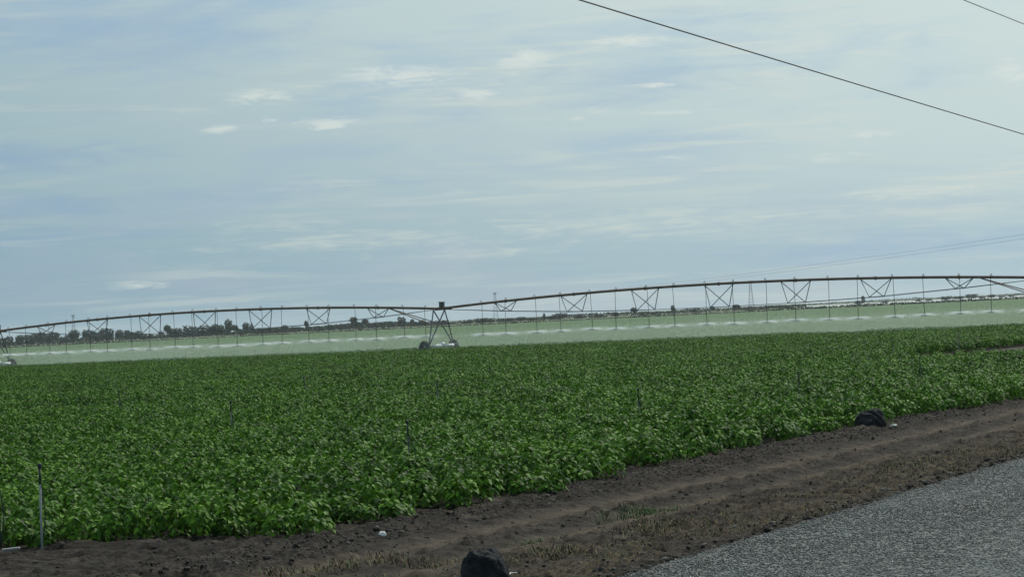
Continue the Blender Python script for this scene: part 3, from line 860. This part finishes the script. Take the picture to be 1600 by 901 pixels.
riser(475, 590, 1.05, 'short looking dark riser tip in the crop left of the wheeled tower', None, False)
riser(638, 661, 1.1, 'riser with dark bowed feed tube in the middle foreground of the crop', None, False, -.02, .2)
riser(683, 597, 1.08, 'riser standing in the crop straight below the wheeled tower', None, True)
riser(765, 568, 1.05, 'faint riser tip in the crop just right of the wheeled tower', None, False)
riser(997, 610, 1.12, 'dark riser with clear round head in the crop right of centre', None, False)
riser(1247, 583, 1.08, 'slim dark riser in the crop on the right, above the black lump', None, False)
riser(1265, 540, 1.0, 'tiny dark riser tip close to the spray on the right', None, False)
riser(1394, 528, 1.2, 'dark riser stub behind the bare strip on the right', None, False)
riser(1437, 560, 1.05, 'dark riser at the left end of the bare strip', None, False)
riser(1497, 519, 1.25, 'pale faint riser standing across the bare strip at the right', None, True)

# ------------------------------------------------------------------ dark lumps, scraps, pipe end
black_m, n = mat('black_lump')
t = n.new('ShaderNodeTexCoord').outputs['Object']
finish(n, principled(n, n.mix(n.noise(t, 14, 5, .65), (.008, .011, .015), (.034, .038, .042)), .75, .2, normal=bump(n, n.noise(t, 11, 6, .7, 1.0), .10, 1.0)))
def crumple(name, base, rx, ry, rz, seed, m, label, cat, group=None, amp=.3, freq=2.0, sub=24, squash=0.55, rot=0.0):
    rng = np.random.default_rng(seed)
    V = []; F = []
    nu, nv = sub, sub // 2
    for j in range(nv + 1):
        th = math.pi * j / nv
        for i in range(nu):
            a_ = 2 * math.pi * i / nu
            V.append((math.sin(th) * math.cos(a_), math.sin(th) * math.sin(a_), math.cos(th)))
    V = np.array(V)
    k1 = fbm(V[:, 0] * freq + seed * 3.1 + 20, V[:, 1] * freq + V[:, 2] * freq + 20, 4, seed) - .5
    k2 = np.abs(fbm(V[:, 1] * freq * 2 + 31, V[:, 2] * freq * 2 + V[:, 0] * 2 + 31, 3, seed + 5) - .5)
    V = V * (1 + amp * 2 * k1 - amp * k2)[:, None] * np.array([rx, ry, rz])
    V[:, 2] = np.maximum(V[:, 2], -rz * .15) + rz * squash * .2
    for j in range(nv):
        for i in range(nu):
            F.append((j * nu + i, (j + 1) * nu + i, (j + 1) * nu + (i + 1) % nu, j * nu + (i + 1) % nu))
    o = bpy.data.objects.new(name, np_mesh(name, V, np.array(F), m, True)); o.location = base; o.rotation_euler = (0, 0, rot); link(o)
    tag(o, label, cat, group); return o
g0 = ground_at(on_ground(1368, 670))  # near-black crumpled lump set into the crop edge
crumple('dark_lump', g0 + Vector((-.05, .35, -.05)), .37, .34, .43, 3, black_m, 'crumpled black lump lying in the crop edge beside the farm track', 'sack', None, .28, 1.25, 72)
g1 = ground_at(on_ground(757, 912))  # near-black rounded lump at the bottom edge of the view
crumple('dark_lump', g1, .29, .3, .40, 9, black_m, 'rounded black lump on the verge at the bottom edge of the picture', 'sack', None, .24, 1.9, 72)
scrap_m = worn('white_scrap', (.52, .52, .50), (.72, .71, .68), .5, 20)
g = ground_at(on_ground(597, 838))
crumple('plastic_scrap', g, .065, .05, .055, 12, scrap_m, 'small crumpled white plastic scrap on the soil below the crop edge', 'litter', None, .5, 2.5, 16)
g = ground_at(on_ground(1397, 668))
crumple('plastic_scrap', g + Vector((0, -.1, 0)), .12, .05, .08, 15, scrap_m, 'white scrap lying right of the black lump at the crop edge', 'litter', None, .6, 2.2, 16)
g = ground_at(on_ground(795, 899))
pb = MB(); pb.box((0, 0, .012), (.10, 0, 0), (0, .045, .02), (0, 0, .006))
o = pb.build('paper_carton', scrap_m); o.location = g; o.rotation_euler = (0, 0, .1)
tag(o, 'flat white carton piece beside the rounded black lump at the bottom edge', 'litter')
# white pipe end lying at the left edge
a0, a1 = ground_at(on_ground(-60, 866)), ground_at(on_ground(31, 864))
pp = MB(); pp.tube([a0 - a1 + Vector((0, 0, .02)), Vector((0, 0, .03))], .022, 8)
o = pp.build('irrigation_pipe', riser_m, None, True); o.location = a1
tag(o, 'pale pipe end lying on the soil at the left picture edge', 'pipe')

# ------------------------------------------------------------------ overhead wires along the road
wire_m = worn('wire', (.05, .05, .052), (.09, .09, .09), .6, 1)
def wire_pts(pix, d_, ext0, ext1):
    P_ = []
    for (px, py) in pix:
        dr = ray(px, py); k = d_ / (dr.x * nd.x + dr.y * nd.y); q = Vector((dr.x * k, dr.y * k, CAM_H + dr.z * k)); P_.append((td(q)[0], q.z))
    co = np.polyfit([a for a, b in P_], [b for a, b in P_], len(P_) - 1)
    return [from_td(t_, d_, float(np.polyval(co, t_))) for t_ in np.linspace(ext0, ext1, 50)]
wp = wire_pts([(905, 0), (1249, 104.5), (1600, 210)], 13.0, 12, 105)
o = MB().tube(wp, .0100, 6).build('overhead_wire', wire_m, None, True, wp[0])
tag(o, 'thick dark overhead wire crossing the upper right sky', 'wire', 'overhead wires along the road')
wp = wire_pts([(1505, 0), (1600, 38)], 13.0, 12, 105)
o = MB().tube(wp, .0085, 6).build('overhead_wire', wire_m, None, True, wp[0])
tag(o, 'thinner overhead wire cutting the top right corner', 'wire', 'overhead wires along the road')

# ------------------------------------------------------------------ lattice pylons and transmission wires
steel_m = worn('pylon_steel', (.10, .11, .12), (.16, .17, .18), .6, .3, .2)
def pylon(px, ytop, Y, label):
    top = at_depth(px, ytop, Y); H = top.z; e = empty('lattice_pylon', (top.x, Y, 0), random.uniform(-.15, .15)); tag(e, label, 'pylon', 'transmission pylons on the horizon')
    def half(z_): k = z_ / H; return 2.3 * (1 - k) + .65 if k < .62 else 1.524 - (k - .62) * 1.9
    for sx in (-1, 1):
        for sy in (-1, 1):
            pts = [(sx * half(H * q), sy * half(H * q), H * q) for q in (0, .2, .4, .62, .8, .97)]
            MB().tube(pts, .13, 4).build('leg', steel_m, e)
    lv = [0, .14, .27, .39, .5, .62, .71, .8, .9, .97]
    for a_, b_ in zip(lv[:-1], lv[1:]):
        m_ = MB()
        ha, hb = half(H * a_), half(H * b_)
        for (s1, s2) in (((-1, -1), (1, -1)), ((1, -1), (1, 1)), ((1, 1), (-1, 1)), ((-1, 1), (-1, -1))):
            m_.tube([(s1[0] * ha, s1[1] * ha, H * a_), (s2[0] * hb, s2[1] * hb, H * b_)], .07, 3)
            m_.tube([(s2[0] * ha, s2[1] * ha, H * a_), (s1[0] * hb, s1[1] * hb, H * b_)], .07, 3)
        m_.build('lattice_bay', steel_m, e)
    for q, ln in ((.95, 1.9), (.985, 2.4)):
        m_ = MB(); m_.tube([(-ln, 0, H * q), (ln, 0, H * q)], .28, 4)
        m_.tube([(-ln, 0, H * q), (0, 0, H * (q - .05))], .14, 4); m_.tube([(ln, 0, H * q), (0, 0, H * (q - .05))], .14, 4)
        m_.build('cross_arm', steel_m, e)
    return top
pt1 = pylon(773, 456.5, 3800, 'faint lattice pylon rising above the pipe right of the wheeled tower')
pt2 = pylon(1172, 438, 3700, 'faint lattice pylon under the pipe between truss panels, right of centre')
pt3 = pylon(114, 491.5, 4100, 'small lattice pylon top above the trees near the left edge')
for k, (dy, nm) in enumerate(((0, 'upper'), (7, 'lower'))):
    a0 = at_depth(773 + 2 * k, 466.5 + dy * .3, 3800); a1 = at_depth(1660, 357 + dy, 1500)
    pts = []
    for i in range(25):
        q = i / 24; p_ = a0.lerp(a1, q); p_.z -= 4 * q * (1 - q) * 5.0; pts.append(p_)
    o = MB().tube(pts, .055, 4).build('transmission_wire', steel_m, None, False, a0)
    tag(o, 'thin %s transmission wire rising to the right from the far pylon' % nm, 'wire', 'transmission wires')

# ------------------------------------------------------------------ trees on the horizon
crown_m, n = mat('far_foliage')
oi = n.new('ShaderNodeObjectInfo'); at = n.new('ShaderNodeAttribute'); at.attribute_name = 'leafrand'
f = n.math('MULTIPLY_ADD', oi.outputs['Random'], .4, n.math('MULTIPLY', at.outputs['Fac'], .6))
col = n.ramp(f, [(0, (.022, .040, .020)), (.6, (.038, .062, .028)), (1, (.060, .085, .036))])
finish(n, principled(n, col, .8, .2))
bark_m = worn('bark', (.035, .028, .022), (.07, .06, .05), .9, 2)
SHAPES = {  # unit height 1, unit width 1: lobes (x, y, z, rx, ry, rz)
    'round': [(0, 0, .60, .42, .42, .36), (-.2, .1, .5, .3, .3, .28), (.2, -.1, .52, .3, .3, .3), (0, 0, .3, .36, .36, .24)],
    'tall': [(0, 0, .74, .42, .42, .26), (.08, 0, .5, .46, .46, .28), (-.05, 0, .28, .38, .38, .2)],
    'broad': [(-.28, 0, .58, .26, .3, .34), (.26, 0, .62, .28, .3, .36), (0, 0, .5, .42, .36, .36), (0, 0, .25, .46, .36, .2)],
    'ragged': [(-.22, 0, .72, .22, .22, .24), (.2, .1, .62, .26, .24, .26), (-.05, 0, .42, .3, .3, .22), (.26, 0, .36, .2, .2, .16), (-.3, 0, .3, .2, .2, .18), (0, 0, .18, .34, .3, .14)],
    'pointed': [(0, 0, .24, .46, .46, .24), (0, 0, .45, .34, .34, .24), (0, 0, .66, .22, .22, .22), (0, 0, .85, .11, .11, .15)],
    'lollipop': [(0, 0, .72, .48, .48, .27), (.1, 0, .6, .4, .4, .2)],
    'bush': [(-.2, 0, .45, .32, .32, .5), (.2, 0, .4, .34, .32, .48), (0, 0, .5, .3, .3, .48)],
}
def crown_mesh(shape, seed, N=900):
    rng = np.random.default_rng(seed); lobes = SHAPES[shape]
    vol = np.array([l[3] * l[5] for l in lobes]); pick = rng.choice(len(lobes), N, p=vol / vol.sum())
    L = np.array(lobes)[pick]
    g = rng.normal(0, 1, (N, 3)); g /= np.linalg.norm(g, axis=1, keepdims=True); rr = (rng.uniform(.5, 1.0, N) * np.where(rng.random(N) < .16, 1.3, 1.0))[:, None]
    P = L[:, :3] + g * rr * L[:, 3:]
    P[:, 2] = np.clip(P[:, 2], .03, 1.02)
    a = rng.normal(0, 1, (N, 3)); a /= np.linalg.norm(a, axis=1, keepdims=True)
    b = np.cross(a, rng.normal(0, 1, (N, 3))); b /= np.linalg.norm(b, axis=1, keepdims=True)
    s = rng.uniform(.03, .075, N)[:, None]
    asp = np.array([1.15, 1.15, .8])
    V = np.stack([P - a * s * asp, P + b * s * .8 * asp, P + a * s * asp, P - b * s * .8 * asp], 1).reshape(-1, 3)
    return np_mesh('crown', V, np.arange(N * 4).reshape(-1, 4), crown_m, False, {'leafrand': np.repeat(rng.random(N), 4)})
CR = {k: [crown_mesh(k, 7 * i + len(k)) for i in range(3)] for k in SHAPES}
def trunk_mesh():
    m_ = MB(); m_.tube([(0, 0, -.02), (.01, 0, .2), (0, .01, .45), (.01, 0, .62)], [.055, .042, .03, .015], 6)
    for a_ in (0.3, 2.4, 4.5): m_.tube([(0, 0, .32 + .03 * a_), (.12 * math.cos(a_), .12 * math.sin(a_), .5 + .03 * a_), (.22 * math.cos(a_), .22 * math.sin(a_), .64)], [.022, .014, .006], 4)
    return m_.mesh('trunk', bark_m)
TRUNK = trunk_mesh()
TREES = [  # px, top y, width px, shape
    (4, 526, 13, 'broad'), (15, 523.5, 9, 'ragged'), (30, 521.5, 11, 'round'), (46, 520, 13, 'broad'), (62, 517, 17, 'round'), (76, 520, 8, 'round'), (85, 516.5, 14, 'ragged'),
    (97, 525, 8, 'bush'), (104, 522.5, 6, 'tall'), (115, 513.5, 15, 'round'), (132, 515, 7, 'tall'), (141, 513.5, 11, 'ragged'),
    (152, 516, 13, 'broad'), (160, 512.5, 7, 'tall'), (170, 510.5, 12, 'ragged'), (186, 513.5, 12, 'round'), (198, 515, 9, 'tall'), (210, 516, 18, 'broad'), (224, 523, 9, 'bush'), (236, 523.5, 9, 'bush'),
    (252, 516, 8, 'bush'), (261, 507, 9, 'lollipop'), (273, 511, 18, 'round'), (293, 507, 13, 'ragged'), (311, 507.5, 18, 'broad'),
    (328, 508, 10, 'round'), (336, 504.5, 12, 'round'), (345, 507, 9, 'tall'), (356, 498.5, 11, 'tall'), (366, 507, 9, 'lollipop'), (375, 513, 9, 'bush'), (384, 503.5, 10, 'tall'), (393, 503.5, 9, 'pointed'),
    (406, 512, 14, 'bush'), (420, 511.5, 14, 'bush'), (434, 511, 12, 'bush'), (445, 506.5, 9, 'round'), (458, 510, 12, 'bush'), (478, 500.5, 5, 'lollipop'), (500, 509, 14, 'bush'), (516, 506, 13, 'round'), (534, 505, 14, 'round'),
    (552, 494.5, 11, 'tall'), (562, 502, 10, 'round'), (570, 497.5, 8, 'lollipop'), (583, 502.5, 15, 'broad'), (597, 501.5, 11, 'round'), (611, 502.5, 10, 'round'), (627, 493.5, 11, 'ragged'), (644, 498, 6, 'tall'), (659, 498.5, 10, 'round'),
    (676, 502, 8, 'bush'), (730, 501, 16, 'round'), (752, 496, 16, 'broad'), (766, 498, 11, 'round'), (783, 498.5, 14, 'round'), (797, 496, 11, 'bush'), (815, 494, 14, 'round'), (832, 496, 11, 'bush'), (850, 488, 6, 'pointed'), (861, 493, 9, 'bush'),
    (874, 488, 19, 'round'), (905, 491, 14, 'bush'), (935, 490, 14, 'bush'), (962, 487, 10, 'round'), (990, 480, 8, 'lollipop'), (1003, 487, 8, 'bush'), (1022, 487, 10, 'bush'), (1051, 476.5, 6, 'tall'),
    (1085, 482, 10, 'bush'), (1113, 478, 6, 'lollipop'), (1150, 475.5, 10, 'lollipop'), (1168, 480, 8, 'bush'), (1177, 480, 8, 'bush'), (1190, 479.5, 9, 'bush'), (1198, 478, 6, 'round'), (1217, 475.5, 10, 'round'), (1228, 477, 13, 'bush'),
    (1341, 469, 9, 'bush'), (1348, 461.5, 5, 'tall'), (1382, 469.5, 9, 'bush'), (1435, 467, 7, 'bush'), (1451, 466.5, 8, 'bush'), (1478, 462, 13, 'broad'), (1497, 462, 13, 'broad'), (1518, 458.5, 14, 'broad'), (1534, 462.5, 8, 'bush'),
    (1549, 459.5, 11, 'round'), (1565, 462, 8, 'bush'), (1580, 460, 8, 'bush')]
WORD = {'round': 'rounded dark tree', 'tall': 'tall narrow dark tree', 'broad': 'broad dark tree', 'ragged': 'ragged open dark tree', 'pointed': 'pointed dark tree',
        'lollipop': 'dark tree with high round crown', 'bush': 'low dark bush'}
def landmark(px):
    if px < 400: return 'on the left horizon', 0
    if px < 690: return 'on horizon left of wheeled tower', 1
    if px < 1100: return 'on horizon right of wheeled tower', 2
    return 'on far right horizon', 3
cnt = {}
def ordinal(k):
    if k < 20: return ORD[k]
    return ['twenty-first', 'twenty-second', 'twenty-third', 'twenty-fourth', 'twenty-fifth'][k - 20]
for i, (px, yt, wpx, shp) in enumerate(TREES):
    Y_ = (1900 if px < 1300 else 2300) + random.uniform(-60, 60)
    top = at_depth(px, yt, Y_); H = top.z - .05; W = wpx * Y_ / FPX
    key = (shp, landmark(px)[1]); cnt[key] = cnt.get(key, 0) + 1
    e = empty('bush' if shp == 'bush' else 'tree', (top.x, Y_, .05), random.uniform(-.4, .4))
    tag(e, '%s, %s from left %s' % (WORD[shp], ordinal(cnt[key] - 1), landmark(px)[0]), 'bush' if shp == 'bush' else 'tree', 'trees and bushes along the horizon')
    c_ = link(bpy.data.objects.new('crown', random.choice(CR[shp])), e); c_.scale = (W * 1.38, W * 1.38, H)
    t_ = link(bpy.data.objects.new('trunk', TRUNK), e); k_ = min(W, H * .8); t_.scale = (k_, k_, H)
# continuous low scrub of the hedgerows: one mass
def scrub(name, spans, m, label, seed):
    rng = np.random.default_rng(seed); P = []; S = []
    for (x0, x1, Y_, h0, h1, dens) in spans:
        A_, B_ = at_depth(x0, 480, Y_).x, at_depth(x1, 480, Y_).x; N = int((B_ - A_) * dens)
        x = rng.uniform(A_, B_, N); hh = h0 + (h1 - h0) * fbm(x * .035, x * 0 + Y_, 4, seed)
        P.append(np.stack([x, Y_ + rng.uniform(-6, 6, N), hh * rng.uniform(0, 1, N) ** .8], -1)); S.append(np.full(N, max(.35, (h0 + h1) * .13)))
    P = np.concatenate(P); S = np.concatenate(S)[:, None]; N = len(P)
    a = rng.normal(0, 1, (N, 3)); a /= np.linalg.norm(a, axis=1, keepdims=True); b = np.cross(a, rng.normal(0, 1, (N, 3))); b /= np.linalg.norm(b, axis=1, keepdims=True)
    s = S * rng.uniform(.6, 1.3, (N, 1))
    V = np.stack([P - a * s, P + b * s, P + a * s, P - b * s], 1).reshape(-1, 3); V[:, 2] = np.maximum(V[:, 2], .06)
    o = link(bpy.data.objects.new(name, np_mesh(name, V, np.arange(N * 4).reshape(-1, 4), m, False, {'leafrand': np.repeat(rng.random(N), 4)})))
    tag(o, label, 'hedgerow', None, 'stuff')
scrub('hedgerow', [(-60, 440, 1930, 1.4, 4.2, 13), (430, 700, 1960, 1.6, 5.0, 14), (690, 1260, 1990, .8, 3.6, 12), (1240, 1700, 3300, .5, 4.0, 6)], crown_m, 'continuous low dark scrub along the whole horizon', 3)
scrub('field_edge_weeds', [(-80, 1250, 1256, .35, 1.15, 14), (1250, 1700, 1256, .6, 1.6, 18)], crown_m, 'thin dark line of weeds at the far edge of the crop', 4)

# ------------------------------------------------------------------ thin haze over the plain
haze_m, n = mat('haze_air')
pv = n.new('ShaderNodeVolumePrincipled')
pv.inputs['Color'].default_value = (.86, .93, 1.0, 1); pv.inputs['Density'].default_value = HAZE
pv.inputs['Anisotropy'].default_value = .2
oo = n.new('ShaderNodeOutputMaterial'); n.l.new(pv.outputs[0], oo.inputs['Volume'])
hz = MB(); hz.box((0, 6800, 21.5), (14200, 0, 0), (0, 7600, 0), (0, 0, 22.7))
tag(hz.build('haze', haze_m), 'thin pale haze over the whole plain', 'haze', None, 'stuff')
